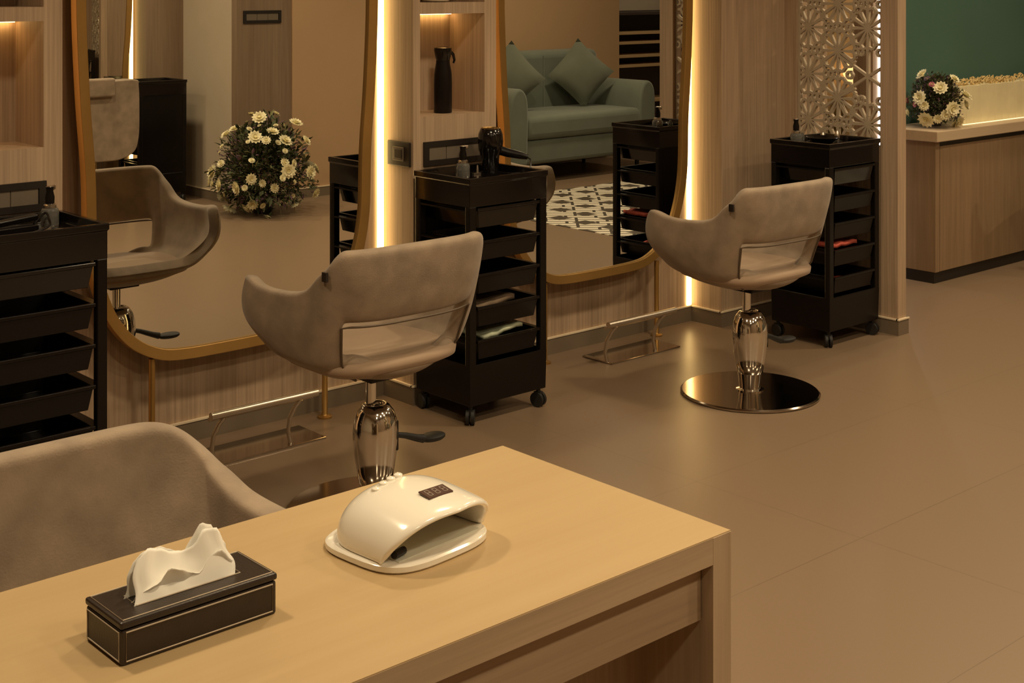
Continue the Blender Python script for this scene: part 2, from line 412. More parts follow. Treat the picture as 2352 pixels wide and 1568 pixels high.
def salon_chair(label, hole=True, thick=.042):
    r = thing('salon_chair' if hole else 'tub_chair', label, 'chair', group='greige salon styling chairs' if hole else None)
    N = 72; rows = 4 + len(FR); vs = [Vector((0, 0, .400))]; fs = []
    tds = [-180 + 360 * k / N for k in range(N)]
    for rw in range(rows):
        for td in tds: vs.append(shell_pt(td, rw, not hole))
    ix = lambda rw, k: 1 + rw * N + k % N
    for k in range(N): fs.append((0, ix(0, k), ix(0, k + 1)))
    for rw in range(rows - 1):
        for k in range(N):
            mid = abs(-180 + 360 * (k + .5) / N)
            if hole and rw in (4, 5) and mid > 129: continue
            fs.append((ix(rw, k), ix(rw, k + 1), ix(rw + 1, k + 1), ix(rw + 1, k)))
    o = link('shell', MB().add(vs, fs), 'fabric', r, smooth=True)
    so = o.modifiers.new('solid', 'SOLIDIFY'); so.thickness = thick; so.offset = -1
    su = o.modifiers.new('sub', 'SUBSURF'); su.levels = 1; su.render_levels = 2
    # padded seat
    prof = [(.01, .487), (.45, .486), (.66, .490), (.76, .486), (.80, .474), (.79, .455), (.6, .432), (.01, .43)]
    vs = []; n2 = 48
    for s_, z in prof:
        for k in range(n2):
            x, y = se(2 * PI * k / n2, .30 * s_, .285 * s_, .225 * s_, 3.0); vs.append((x, y + (.004 if s_ > .1 else 0), z))
    fs = []
    for i in range(len(prof) - 1):
        for k in range(n2): fs.append((i * n2 + k, i * n2 + (k + 1) % n2, (i + 1) * n2 + (k + 1) % n2, (i + 1) * n2 + k))
    fs.append(tuple(range(n2))); fs.append(tuple((len(prof) - 1) * n2 + k for k in range(n2)))
    link('seat', MB().add(vs, fs), 'seat', r, smooth=True, angle=80)
    path = []
    for sgn in ((-1, 1) if hole else ()):
        def off(td, rw):
            p = shell_pt(td, rw); a_ = shell_pt(td + 3, rw) - shell_pt(td - 3, rw); b_ = shell_pt(td, min(rw + 1, rows - 1)) - shell_pt(td, max(rw - 1, 0))
            n_ = a_.cross(b_).normalized()
            if n_.dot(p - Vector((0, 0, .55))) < 0: n_ = -n_
            return p + n_ * .0012
        side = [off(sgn * 128.5, rw) for rw in (1, 2, 3, 4, 5)] + [off(sgn * 130, 6)]
        path = path + side[::1] + [shell_pt(sgn * td, 6) for td in range(138, 180, 6)] if sgn < 0 else path + [shell_pt(sgn * td, 6) for td in range(180, 136, -6)] + side[::-1]
    out = []
    for p in path:
        d = Vector((p.x, p.y, 0)).normalized(); out.append(p + d * .0015 - Vector((0, 0, .001)))
    if hole: link('piping', MB().tube(out, .0035, 6), 'piping', r, smooth=True)
    q = shell_pt(-113, rows - 1)
    if hole: link('brand_tag', MB().box(-.004, .004, -.016, .004, -.016, .010), 'dark', r, loc=(q.x - .002, q.y - .004, q.z - .010))
    # pedestal
    link('post', MB().lathe([(.016, .27), (.016, .40)], 20, (-.010, .008, 0)), 'chrome', r, smooth=True)
    link('mounting_plate', MB().box(-.06, .06, -.06, .06,   .392, .408), 'bsat', r, bevel=.004)
    link('pump_housing', MB().lathe([(.040, .075), (.048, .08), (.0555, .118), (.0625, .165), (.0665, .205), (.067, .232), (.064, .262), (.055, .29), (.042, .308), (.031, .314), (.027, .312), (.025, .300), (.024, .26)], 40, cap=False), 'chrome', r, smooth=True, angle=60)
    link('lower_sleeve', MB().lathe([(.052, .012), (.052, .018), (.040, .022), (.041, .04), (.0485, .092), (.046, .095)], 40), 'chrome', r, smooth=True)
    link('base_plate', MB().lathe([(.258, 0), (.262, .003), (.262, .008), (.256, .012), (.02, .014)], 72), 'darkmirror', r, smooth=True, angle=30)
    link('pedal_slot', MB().box(-.006, .006, -.002, .004, .175, .262), 'dark', r, loc=(.048, -.0455, 0), rot=(0, 0, math.radians(42)), bevel=.003)
    pd = link('foot_pedal', MB().tube([(.05, -.02, .215), (.10, -.015, .200), (.15, -.008, .180), (.175, -.004, .172)], [.008, .009, .011, .013], 12), 'rubber', r, smooth=True)
    link('pedal_pad', MB().lathe([(.0, -.008), (.030, -.008), (.036, -.003), (.036, .004), (.030, .008), (0, .009)], 28, (0, 0, 0)).rot(Matrix.Diagonal((1.25, .8, 1, 1))), 'rubber', pd, loc=(.215, 0, .168), smooth=True)
    return r
ch1 = salon_chair('greige suede styling chair in front of the near mirror, left of the black trolley')
ch1.location = (2.465, 3.36, 0)
dup(ch1, (4.225, 3.37, 0), math.radians(-2), 'smaller-looking greige suede styling chair on a full round chrome base, farther from the table')
tc_ = salon_chair('greige suede tub chair tucked behind the wooden manicure table', False, .052)
tc_.location = (.965, 1.995, 0); tc_.rotation_euler = (0, 0, PI)
dup(ch1, (7.32, 3.42, 0), math.radians(20), 'tan chair cut off by the right edge, by the counter')

# barber chair with head cushion seen in the near mirror
bc = thing('styling_chair', 'high backed greige chair with separate head cushion, seen in the near mirror', 'chair', (4.21, -.60, 0), PI)
pts = catmull([(0, .37), (.10, .375), (.20, .42), (.235, .52), (.24, .70), (.235, .86), (.21, .905), (0, .90)], 5)
poly = pts + [(-x, z) for x, z in pts[-2:0:-1]]
link('backrest', MB().prism(poly, -.24, -.12), 'fabric', bc, bevel=.03, seg=4, smooth=True)
link('head_cushion', MB().box(-.05, .20, -.275, -.235, .80, .925), 'fabric', bc, bevel=.015, seg=3)
link('seat', MB().box(-.23, .23, -.13, .27, .38, .48), 'fabric', bc, bevel=.03, seg=3)
link('pedestal', MB().lathe([(.25, 0), (.25, .012), (.05, .02), (.035, .1), (.03, .38)], 32), 'chrome', bc, smooth=True)

# ------------------------------------------------------------------ footrests
def footrest(label, loc):
    r = thing('footrest', label, 'footrest', loc, 0, 'steel footrests on the floor below the mirrors')
    link('base_plate', MB().box(-.205, .215, 0, .17, 0, .006), 'darkmirror', r, bevel=.002)
    link('edge_bracket', MB().box(-.210, -.200, .075, .15, .004, .012), 'steel', r, bevel=.002)
    link('bar', MB().tube([(-.235, -.01, .168), (.17, -.01, .168)], .0125, 16), 'steel', r, smooth=True)
    link('bar', MB().tube([(-.23, .012, .152), (.165, .012, .152)], .007, 12), 'steel', r, smooth=True)
    for x in (-.20, .09):
        link('curved_support', MB().tube([(x, .03, .003), (x - .004, .038, .045), (x, .034, .09), (x + .012, .018, .130), (x + .022, .0, .155)], .0075, 10), 'steel', r, smooth=True)
    return r
footrest('steel footrest in front of the near mirror, beside the grey armchair', (2.51, 3.995, 0))
footrest('steel footrest under the far mirror', (4.318, 3.99, 0))

# ------------------------------------------------------------------ trolleys
TW, TD, TH = .37, .31, .867
def tray(w, d, z0, z1, th=.005, taper=.92, lip=.006):
    mb = MB(); a, b = w / 2, d / 2
    rings = [(a * taper, b * taper, z0), (a, b, z1 - .012), (a + lip, b + lip, z1 - .010), (a + lip, b + lip, z1), (a - th, b - th, z1), ((a - th) * taper, (b - th) * taper, z0 + th)]
    vs = []
    for x, y, z in rings: vs += [(-x, -y, z), (x, -y, z), (x, y, z), (-x, y, z)]
    fs = [(0, 3, 2, 1)]
    for i in range(len(rings) - 1):
        for k in range(4): fs.append((i * 4 + k, i * 4 + (k + 1) % 4, i * 4 + 4 + (k + 1) % 4, i * 4 + 4 + k))
    n = (len(rings) - 1) * 4; fs.append((n, n + 1, n + 2, n + 3))
    return mb.add(vs, fs)
def trolley(label, loc, rz=0, drawers=5):
    r = thing('salon_trolley', label, 'trolley', loc, rz, 'black plastic salon trolleys')
    a, b = TW / 2, TD / 2
    mb = MB()   # top box with sunken tray
    rings = [(a, b, .765), (a, b, .845), (a + .004, b + .004, .848), (a + .004, b + .004, TH), (a - .012, b - .012, TH), (a - .016, b - .016, .838)]
    vs = []
    for x, y, z in rings: vs += [(-x, -y, z), (x, -y, z), (x, y, z), (-x, y, z)]
    fs = [(0, 3, 2, 1)]
    for i in range(5):
        for k in range(4): fs.append((i * 4 + k, i * 4 + (k + 1) % 4, i * 4 + 4 + (k + 1) % 4, i * 4 + 4 + k))
    fs.append((20, 21, 22, 23)); mb.add(vs, fs)
    link('top_tray', mb, 'black', r, bevel=.004, seg=3)
    for sx in (-1, 1):
        for sy in (-1, 1):
            x0, x1 = sorted((sx * a, sx * (a - .032))); y0, y1 = sorted((sy * b, sy * (b - .026)))
            link('post', MB().box(x0, x1, y0, y1, .205, .768), 'bsat', r, bevel=.004)
    link('bottom_box', tray(TW, TD, .068, .212, .006, .985, 0), 'bsat', r, bevel=.003)
    link('back_panel', MB().box(-a + .02, a - .02, b - .012, b - .004, .205, .768), 'bsat', r)
    for i in range(drawers):
        z1 = .760 - .116 * i
        # drawers span the frame in Y and sit between the posts in X
        d = link('drawer', tray(TW - .085, TD - .026, z1 - .072, z1, .004, .93, .006), 'bsat' if i else 'black', r, loc=(0, -.009, 0), bevel=.0015)
        for sx in (-1, 1): link('drawer_rail', MB().box(min(sx * (a - .004), sx * (a - .028)), max(sx * (a - .004), sx * (a - .028)), -b + .02, b - .02, z1 - .014, z1 - .008), 'bsat', r)
    for sx in (-1, 1):
        for sy in (-1, 1):
            c = MB()
            c.lathe([(.008, .050), (.008, .07)], 12)
            c.tube([(-.015, 0, .027), (-.004, 0, .027)], .027, 20); c.tube([(.004, 0, .027), (.015, 0, .027)], .027, 20)
            c.box(-.010, .010, -.014, .014, .034, .054)
            link('caster', c, 'rubber', r, loc=(sx * (a - .022), sy * (b - .022), 0), smooth=True, rot=(0, 0, .5 * sx + .3 * sy))
    return r
T2 = trolley('black trolley between the two mirrors with a hair dryer on top', (3.35, 3.915, 0))
T1 = dup(T2, (1.63, 3.915, 0), label='black trolley at the left edge, its lower part behind the near armchair')
T3 = dup(T2, (5.17, 3.705, 0), label='black trolley in front of the lattice screen, behind the far chair')
T4 = dup(T2, (4.77, -.795, 0), label='black trolley against the pale pillar, seen in the near mirror')

def spray_glass(label, loc, tilt=0):
    r = thing('spray_bottle', label, 'bottle', loc, tilt, 'clear glass bottles on the trolleys')
    link('glass_body', MB().lathe([(.024, 0), (.026, .004), (.026, .045), (.022, .052), (.012, .056)], 20), 'glass', r, smooth=True)
    link('collar', MB().lathe([(.014, .052), (.019, .054), (.019, .062), (.014, .066)], 20), 'steel', r, smooth=True)
    link('spray_head', MB().lathe([(.013, .062), (.014, .085), (.010, .102), (.012, .115)], 16), 'bsat', r, smooth=True)
    link('nozzle', MB().box(-.007, .022, -.007, .007, .104, .118), 'steel', r, bevel=.003)
    return r
spray_glass('small clear bottle with a grey cap on the middle trolley', (3.305, 3.965, .8385))
spray_glass('small clear bottle with a shiny collar and black top on the left trolley', (1.742, 3.985, .8385), .6)
spray_glass('small clear bottle on the trolley before the lattice', (5.06, 3.78, .8385), 1.2)

def hair_dryer(label, loc, rz):
    r = thing('hair_dryer', label, 'hair dryer', loc, rz)
    link('barrel', MB().lathe([(.026, 0), (.0275, .01), (.030, .055), (.040, .075), (.043, .105), (.041, .13), (.034, .147), (.030, .150), (.027, .146), (.004, .140)], 28), 'black', r, smooth=True, angle=50)
    link('lit_intake_rim', MB().lathe([(.026, .143), (.030, .151), (.033, .150), (.031, .146)], 28, cap=False), 'gold', r, smooth=True)  # gold ring paints the orange highlights round the intake opening
    link('handle', MB().tube([(.03, 0, .075), (.06, 0, .066), (.10, 0, .058), (.125, 0, .052)], [.016, .015, .013, .009], 14), 'bsat', r, smooth=True)
    link('cord', MB().tube([(.12, 0, .053), (.135, -.005, .045), (.135, -.02, .02), (.115, -.045, .006), (.07, -.06, .004)], .003, 8), 'bsat', r, smooth=True)
    return r
hair_dryer('black hair dryer standing on its nozzle on the middle trolley', (3.474, 4.005, .8385), math.radians(-42)).scale = (1.12, 1.12, 1.12)
o = link('hair_clip', MB().lathe([(.006, 0), (.005, .02), (.003, .034)], 10).box(-.022, .012, -.006, .006, 0, .006), 'steel', loc=(3.405, 4.0, .8385), smooth=True)
tag(o, 'tiny silver clip on the middle trolley left of the hair dryer', 'clip')
o = link('comb', MB().box(-.09, .09, -.012, .012, 0, .005).box(-.085, -.05, .012, .026, 0, .004), 'bsat', loc=(3.36, 3.83, .8385), rot=(0, 0, .15)); tag(o, 'flat black comb lying on the middle trolley', 'comb')
# hair straightener on left trolley
hs = thing('hair_straightener', 'black hair straightener with coiled cord on the left trolley', 'hair straightener', (1.585, 3.93, .8385), .1)
link('plate_arm', MB().box(-.13, .10, -.014, .014, 0, .020), 'black', hs, bevel=.005)
link('plate_arm', MB().box(-.13, .10, -.013, .013, .024, .042), 'black', hs, bevel=.005, rot=(0, math.radians(-4), 0))
link('cord', MB().tube(catmull([(.09, 0, .02), (.13, .01, .045), (.12, -.03, .035), (.10, -.06, .016), (.0, -.09, .008), (-.08, -.08, .008)], 6), .0032, 8), 'bsat', hs, smooth=True)
o = link('folded_cape', MB().box(-.09, .10, -.05, .06, 0, .018), 'bsat', loc=(1.535, 4.0, .8385), bevel=.008, seg=3); tag(o, 'small folded black cape at the back of the left trolley', 'cape')
# things on the lattice-side trolley
o = link('tool_bowl', MB().lathe([(.03, 0), (.05, .006), (.075, .03), (.072, .031), (.048, .010), (.02, .006)], 28), 'black', loc=(5.20, 3.74, .8385), smooth=True); tag(o, 'shallow black bowl on the trolley in front of the lattice', 'bowl')
for k, (x, y, h) in enumerate([(5.13, 3.80, .045), (5.285, 3.80, .04), (5.31, 3.74, .05)]):
    o = link('hair_clipper', MB().lathe([(.012, 0), (.013, h * .6), (.008, h), (.003, h + .004)], 12), 'steel' if k else 'glass', loc=(x, y, .8385), smooth=True)
    tag(o, ['tiny glass vial standing left of the bowl before the lattice', 'small metal tool standing near the lattice post', 'tiny metal tool at the right rim of the lattice-side trolley'][k], 'tool')
# contents of drawers
def slab(name, label, cat, m, loc, sx, sy, sz_, rot=(0, 0, 0), n=6, wob=.004):
    random.seed(hash(name) % 100 if False else len(label))
    mb = MB(); vs = []; fs = []
    for j in range(n + 1):
        for i in range(n + 1):
            vs.append((sx * (i / n - .5), sy * (j / n - .5), sz_ + random.uniform(-wob, wob)))
    for j in range(n):
        for i in range(n):
            a_ = j * (n + 1) + i; fs.append((a_, a_ + 1, a_ + n + 2, a_ + n + 1))
    mb.add(vs, fs)
    o = link(name, mb, m, loc=loc, smooth=True, rot=rot)
    so = o.modifiers.new('solid', 'SOLIDIFY'); so.thickness = sz_; so.offset = -1
    tag(o, label, cat); return o
slab('magazine', 'pale green and white leaflet in the lowest drawer of the middle trolley', 'magazine', 'greenpaper', (3.34, 3.86, .289), .20, .15, .012, (math.radians(3), math.radians(-4), .1))
slab('folded_towel', 'brown folded cloth in the fourth drawer of the middle trolley', 'towel', 'browncloth', (3.31, 3.87, .400), .19, .16, .018, (0, math.radians(-5), .05))
slab('folded_towel', 'orange red cloth in a drawer of the trolley before the lattice', 'towel', 'redcloth', (5.13, 3.66, .400), .19, .17, .016, (0, 0, .05))
slab('folded_towel', 'crumpled red cloth in the bottom box of the trolley before the lattice', 'towel', 'redcloth', (5.14, 3.64, .206), .17, .12, .03, (0, .12, .2), wob=.008)

# ------------------------------------------------------------------ outlets and switch
def outlet(label, x0, y, x1, zb, zt, face=-1, group='long black wall outlet plates'):
    w = x1 - x0; h = zt - zb
    r = thing('wall_outlet', label, 'wall outlet', ((x0 + x1) / 2, y, (zb + zt) / 2), 0 if face < 0 else PI, group)
    mb = MB(); b_ = .021; a, c = w / 2, h / 2
    mb.box(-a, a, -.009, 0, c - b_, c).box(-a, a, -.009, 0, -c, -c + b_).box(-a, -a + b_ * 1.1, -.009, 0, -c + b_, c - b_).box(a - b_ * 1.1, a, -.009, 0, -c + b_, c - b_)
    link('cover_frame', mb, 'dark', r)
    n = 3; u = (w - 2.2 * b_) / n
    for k in range(n):
        link('socket', MB().box(-a + 1.1 * b_ + k * u + .0015, -a + 1.1 * b_ + (k + 1) * u - .0015, -.005, -.0005, -c + b_, c - b_), 'grey', r)
    return r
outlet('long black wall outlet plate above the middle trolley', 3.226, FRONT, 3.524, .873, .963)
outlet('long black wall outlet plate behind the left trolley', 3.226 - P, FRONT, 3.524 - P + .008, .868, .957)
outlet('long black plate on the dark panel behind the flowers, seen in the near mirror', 5.17, -.23, 5.48, 1.27, 1.36, 1)
sw = thing('light_switch', 'square black light switch on the side of the middle column', 'light switch', (3.18, 4.18, .918), 0)
link('switch_plate', MB().box(-.009, 0, -.068, .068, -.046, .046), 'dark', sw, bevel=.003)
link('rocker', MB().box(-.012, -.008, -.034, .03, -.026, .026), 'grey', sw, bevel=.002)
link('rocker_button', MB().box(-.014, -.010, -.026, .02, -.018, .018), 'dark', sw, bevel=.002)

# ------------------------------------------------------------------ niche objects
sb = thing('water_spray_bottle', 'tall matte black spray bottle standing in the wall niche', 'bottle', (3.385, 4.18, 1.057), math.radians(0))
link('bottle_body', MB().lathe([(.033, 0), (.035, .003), (.0355, .11), (.034, .15), (.027, .19), (.026, .205)], 28), 'bsat', sb, smooth=True)
link('spray_head', MB().lathe([(.026, .200), (.030, .215), (.034, .238), (.034, .248), (.02, .252)], 28), 'black', sb, smooth=True)
link('trigger', MB().tube([(.028, -.006, .236), (.043, -.010, .222), (.047, -.012, .200), (.043, -.011, .188)], [.007, .006, .005, .004], 8), 'black', sb, smooth=True)
o = link('ceramic_bowl', MB().lathe([(.035, 0), (.05, .004), (.08, .05), (.085, .10), (.07, .13), (.065, .128), (.078, .1), (.03, .01)], 28), 'ceramic', loc=(3.365, 4.20, 1.48), smooth=True)
tag(o, 'cream ceramic bowl on the shelf above the black spray bottle', 'bowl')
o = link('ceramic_vase', MB().lathe([(.04, 0), (.055, .01), (.10, .10), (.105, .15), (.07, .24), (.06, .24), (.09, .15), (.03, .02)], 28), 'ceramic', loc=(1.57, 4.18, 1.48), smooth=True)
tag(o, 'cream rounded vase on the top left shelf, cut by the corner', 'vase')

# ------------------------------------------------------------------ lattice screen
ls = thing('lattice_screen', 'beige fretwork screen of cut star flowers behind the far trolley', 'screen', (5.40, 3.485, 0))
link('end_post', MB().box(0, .065, 0, .091, 0, 2.8), 'wall', ls, bevel=.002)
link('wall_post', MB().box(0, .05, .55, .615, 0, 2.8), 'wall', ls)
link('bottom_rail', MB().box(.005, .045, .091, .55, 0, .82), 'wall', ls)
skirting('baseboard_screen', 5.392, 5.473, 3.477, 3.485); skirting('baseboard_screen', 5.392, 5.40, 3.485, 4.09); skirting('baseboard_screen', 5.465, 5.473, 3.485, 3.576)
def lattice_panel():
    mb = MB(); TH_ = .016
    ya, yb, za, zb = .088, .553, .80, 2.78
    def bar(p, q, w0, w1=None):
        w1 = w1 or w0
        # clip to the panel
        (y0, z0), (y1, z1) = p, q
        t0, t1 = 0, 1
        for d, s0, lo, hi in ((y1 - y0, y0, ya, yb), (z1 - z0, z0, za, zb)):
            if abs(d) < 1e-9:
                if s0 < lo or s0 > hi: return
                continue
            u, v = sorted(((lo - s0) / d, (hi - s0) / d)); t0 = max(t0, u); t1 = min(t1, v)
        if t1 - t0 < .02: return
        A = Vector((y0 + (y1 - y0) * t0, z0 + (z1 - z0) * t0)); B = Vector((y0 + (y1 - y0) * t1, z0 + (z1 - z0) * t1))
        wa = w0 + (w1 - w0) * t0; wb = w0 + (w1 - w0) * t1
        d = (B - A).normalized(); n = Vector((-d.y, d.x))
        P4 = [A - n * wa, B - n * wb, B + n * wb, A + n * wa]
        e_ = random.uniform(0, .0012)
        vs = [(x, c.x, c.y) for x in (-e_, TH_ + e_) for c in P4]
        mb.add(vs, [(0, 1, 2, 3), (7, 6, 5, 4), (0, 4, 5, 1), (1, 5, 6, 2), (2, 6, 7, 3), (3, 7, 4, 0)])
    S = .1055; R_ = S
    cols = [(.330, .915, 1), (.493 , 1.022, 0), (.168, 1.022 - .09, 1)]
    yy = [3.978 - 3.485, 3.815 - 3.485, 3.654 - 3.485]
    step = .2165
    for ci, y in enumerate(yy):
        z = (.915 if ci != 1 else 1.025) - step
        k = 0
        while z < 2.9:
            big = (ci == 2 and k == 2) or (ci == 0 and k == 7)
            if big:
                for j in range(6):
                    w = PI / 6 + j * PI / 3
                    bar((y, z), (y + R_ * 1.7 * math.cos(w), z + R_ * 1.7 * math.sin(w)), .006)
            else:
                for j in range(12):
                    w = j * PI / 6 + PI / 6 * (0)
                    L = R_ * (.98 if j % 2 else .86)
                    bar((y, z), (y + L * math.cos(w), z + L * math.sin(w)), .0034, .0080)
                    # petal tips joining the spokes
                    w2 = w + PI / 12
                    t1 = (y + R_ * .80 * math.cos(w), z + R_ * .80 * math.sin(w)); t2 = (y + R_ * .80 * math.cos(w + PI / 6), z + R_ * .80 * math.sin(w + PI / 6))
                    tip = (y + R_ * .93 * math.cos(w2), z + R_ * .93 * math.sin(w2))
                    bar(t1, tip, .0058); bar(tip, t2, .0058)
                n = 16; cs = [(y + .016 * math.cos(2 * PI * q / n), z + .016 * math.sin(2 * PI * q / n)) for q in range(n)]
                if ya < y < yb and za + .02 < z < zb - .02:
                    vs = [(x, *c) for x in (-.001, TH_ + .001) for c in cs]
                    mb.add(vs, [tuple(range(n)), tuple(range(2 * n - 1, n - 1, -1))] + [(q, n + q, n + (q + 1) % n, (q + 1) % n) for q in range(n)])
                # small six sided links in the gaps
                for j in range(6):
                    w = j * PI / 3 ; cy, cz = y + step * .577 * math.cos(w), z + step * .577 * math.sin(w)
                    hx = [(cy + .017 * math.cos(q * PI / 3), cz + .017 * math.sin(q * PI / 3)) for q in range(6)]
                    for q in range(6): bar(hx[q], hx[(q + 1) % 6], .0052)
            z += step; k += 1
        bar((y, za), (y, zb), .0035)
    bar((ya + .006, za), (ya + .006, zb), .008); bar((yb - .006, za), (yb - .006, zb), .008)
    return mb
link('fretwork_panel', lattice_panel(), 'lattice', ls, loc=(.018, 0, 0))

# ------------------------------------------------------------------ behind the screen
hd = thing('hood_dryer', 'black hood dryer glimpsed through the lattice screen', 'hood dryer', (7.62, 5.05, 0))
link('hood', MB().lathe([(.10, 1.0), (.13, 1.02), (.14, 1.10), (.11, 1.19), (.03, 1.23)], 24), 'bsat', hd, smooth=True)
link('pole', MB().lathe([(.02, .03), (.02, 1.0)], 12), 'bsat', hd)
link('foot', MB().lathe([(.2, 0), (.2, .02), (.02, .035)], 20), 'bsat', hd)
gl = thing('globe_lamp', 'glowing round lamp on a black stand glimpsed through the lattice screen', 'lamp', (8.02, 5.50, 0))
link('globe', MB().lathe([(.005, .86), (.055, .88), (.085, .94), (.085, .98), (.055, 1.04), (.005, 1.06)], 24), 'globe', gl, smooth=True)
link('stand', MB().lathe([(.09, 0), (.09, .02), (.012, .03), (.012, .87)], 16), 'bsat', gl)

# ------------------------------------------------------------------ reception counter
rc = thing('reception_counter', 'brown wooden counter with a pale top against the teal wall', 'counter', (6.47, 3.95, 0))
link('body', MB().box(0, 4.6, .02, .300, .06, .715), 'cab', rc)
link('side_panel', MB().box(-.004, .035, 0, .300, .058, .735), 'cab', rc, bevel=.002)
link('door', MB().box(.037, .86, -.002, .019, .06, .708), 'cab', rc, bevel=.002)
link('door', MB().box(.864, 1.70, -.002, .019, .06, .708), 'cab', rc, bevel=.002)
link('plinth', MB().box(.0, 4.6, .012, .30, 0, .058), 'dark', rc)
link('countertop', MB().box(-.035, 4.62, -.03, .305, .735, .79), 'stone', rc, bevel=.004)
link('recess', MB().box(.036, 4.6, .008, .30, .708, .735), 'dark', rc)

strip(6.84, 9.0, 4.010, 4.016, .7905, .794, 'thin yellow light line at the foot of the slatted planter', 'ledsoft')
pl = thing('planter', 'long cream slatted planter of wood shavings on the counter', 'planter', (6.83, 4.03, .79))
for k in range(30):
    w = .052 + (k * 37 % 11) * .0016
    x = k * .075
    if x < 2.4: link('slat', MB().box(x, x + .0735, 0, .010, 0, .205 + (k * 13 % 5) * .001), 'slat', pl, bevel=.0015)
link('box', MB().box(.002, 2.24, .010, .185, 0, .200), 'slat', pl)
random.seed(3)
mb = MB()
for k in range(300):
    x = random.uniform(.02, 2.2); y = random.uniform(.0, .17); z = .195 + random.uniform(0, .035)
    a0 = random.uniform(0, 6.28); r0 = random.uniform(.012, .024)
    pts = [(x + r0 * math.cos(a0 + u), y * .9 + .01 + r0 * .6 * math.sin(a0 + u), z + .008 * math.sin(2 * u + a0)) for u in [i * .9 for i in range(6)]]
    mb.tube(pts, .0035, 4)
link('wood_shavings', mb, 'straw', pl)['kind'] = 'stuff'

# ------------------------------------------------------------------ flowers
def leaf_mb(mb, p, d, L, w):
    d = d.normalized(); s_ = d.cross(Vector((.3, .2, 1))).normalized(); up = s_.cross(d)
    mb.add([p, p + d * L * .5 + s_ * w + up * .1 * L, p + d * L, p + d * L * .5 - s_ * w + up * .1 * L], [(0, 1, 2, 3)])
def flower_mesh(name, r, layers=3, n=12):
    mb = MB()
    for l in range(layers):
        el = .25 + l * .42; L = r * (1 - l * .2)
        for k in range(n - 2 * l):
            w = 2 * PI * k / (n - 2 * l) + l * .25
            d = Vector((math.cos(w) * math.cos(el), math.sin(w) * math.cos(el), math.sin(el)))
            s_ = Vector((-math.sin(w), math.cos(w), 0)) * r * .19
            mb.add([d * L * .1 - s_ * .4, d * L * .1 + s_ * .4, d * L * .75 + s_, d * L, d * L * .75 - s_], [(0, 1, 2, 3, 4)])
    return mb
def bouquet(label, loc, R, H, n_fl, fr, colours, group, n_leaf=1500, seedv=1, foot=.0, dome=(1, 1, 1)):
    r = thing('flower_arrangement', label, 'flowers', loc, 0, group)
    random.seed(seedv)
    def pt(shell=1.0):
        while True:
            d = Vector((random.gauss(0, 1), random.gauss(0, 1), random.gauss(.25, 1))).normalized()
            from mathutils import noise as mn
            bump_ = 1.0 + .30 * (mn.noise(d * 2.3 + Vector((seedv, 0, 0)))) if R > .2 else 1.0
            hr = math.hypot(d.x, d.y) or .01
            rad = (1 - abs(d.z) ** 3.5) ** (1 / 3.5) if d.z < 0 else hr
            p = Vector((d.x / hr * rad * R * shell * bump_, d.y / hr * rad * R * shell * bump_, H * .42 + d.z * H * (.55 if d.z > 0 else .42) * shell * bump_))
            if p.z < .012: continue
            k = 1 - .22 * max(0, (.3 - p.z / H)) / .3
            p.x *= k; p.y *= k
            return p, d
    for nm, m, cnt, L, w, lo in (('foliage', 'leaf', n_leaf * 2, .062 * R / .34 + .015, .45, .35), ('sprigs', 'sprig', n_leaf // 3, .06 * R / .34 + .012, .3, .7), ('filler_blossom', 'purple', n_leaf // 2, .045 * R / .34 + .010, .5, .7)):
        mb = MB()
        for _ in range(cnt):
            s_ = random.uniform(lo, 1.0); p, d = pt(s_)
            dd = (d + Vector((random.uniform(-1, 1), random.uniform(-1, 1), random.uniform(-.6, 1))) * .9)
            leaf_mb(mb, p - dd * .02, dd, L * random.uniform(.4, 1), L * w * random.uniform(.3, .8) * .6)
        link(nm, mb, m, r)['kind'] = 'stuff'
    if foot: link('container', MB().lathe([(foot, 0), (foot * 1.1, .03), (foot * 1.05, .07)], 24), 'dark', r, smooth=True)
    protos = {}
    used = []
    for k in range(n_fl):
        for _ in range(60):
            p, d = pt(1.0)
            if all((p - q).length > fr * 1.25 for q in used): break
        used.append(p)
        c = colours[k % len(colours)]
        if c not in protos:
            o = link('flower_head', flower_mesh('f', fr), c, r); protos[c] = o
            ce = link('flower_centre', MB().lathe([(fr * .3, .0), (fr * .3, fr * .25), (fr * .12, fr * .4)], 8), 'petalc', o)
        else:
            o = protos[c].copy(); COL.objects.link(o); o.parent = r
            ce = protos[c].children[0].copy(); COL.objects.link(ce); ce.parent = o
        o.location = p; o.rotation_euler = d.to_track_quat('Z', 'Y').to_euler()
        s_ = random.choice([.45, .6, .85, 1.0, 1.25, 1.4]) * random.uniform(.9, 1.1); o.rotation_euler = (d + Vector((random.uniform(-.5, .5), random.uniform(-.5, .5), random.uniform(0, .5)))).to_track_quat('Z', 'Y').to_euler(); o.scale = (s_, s_, s_)
    return r
bouquet('large arrangement of cream chrysanthemums on the floor, seen in the near mirror', (5.09, .16, 0), .335, .65, 90, .040, ['petal'], None, 1300, 5, .06)
bouquet('small bouquet of cream and pink flowers on the counter by the planter', (6.655, 4.065, .797), .150, .30, 30, .033, ['petal', 'petal', 'petal', 'pink', 'petal', 'purple', 'petal'], None, 900, 9, .03)

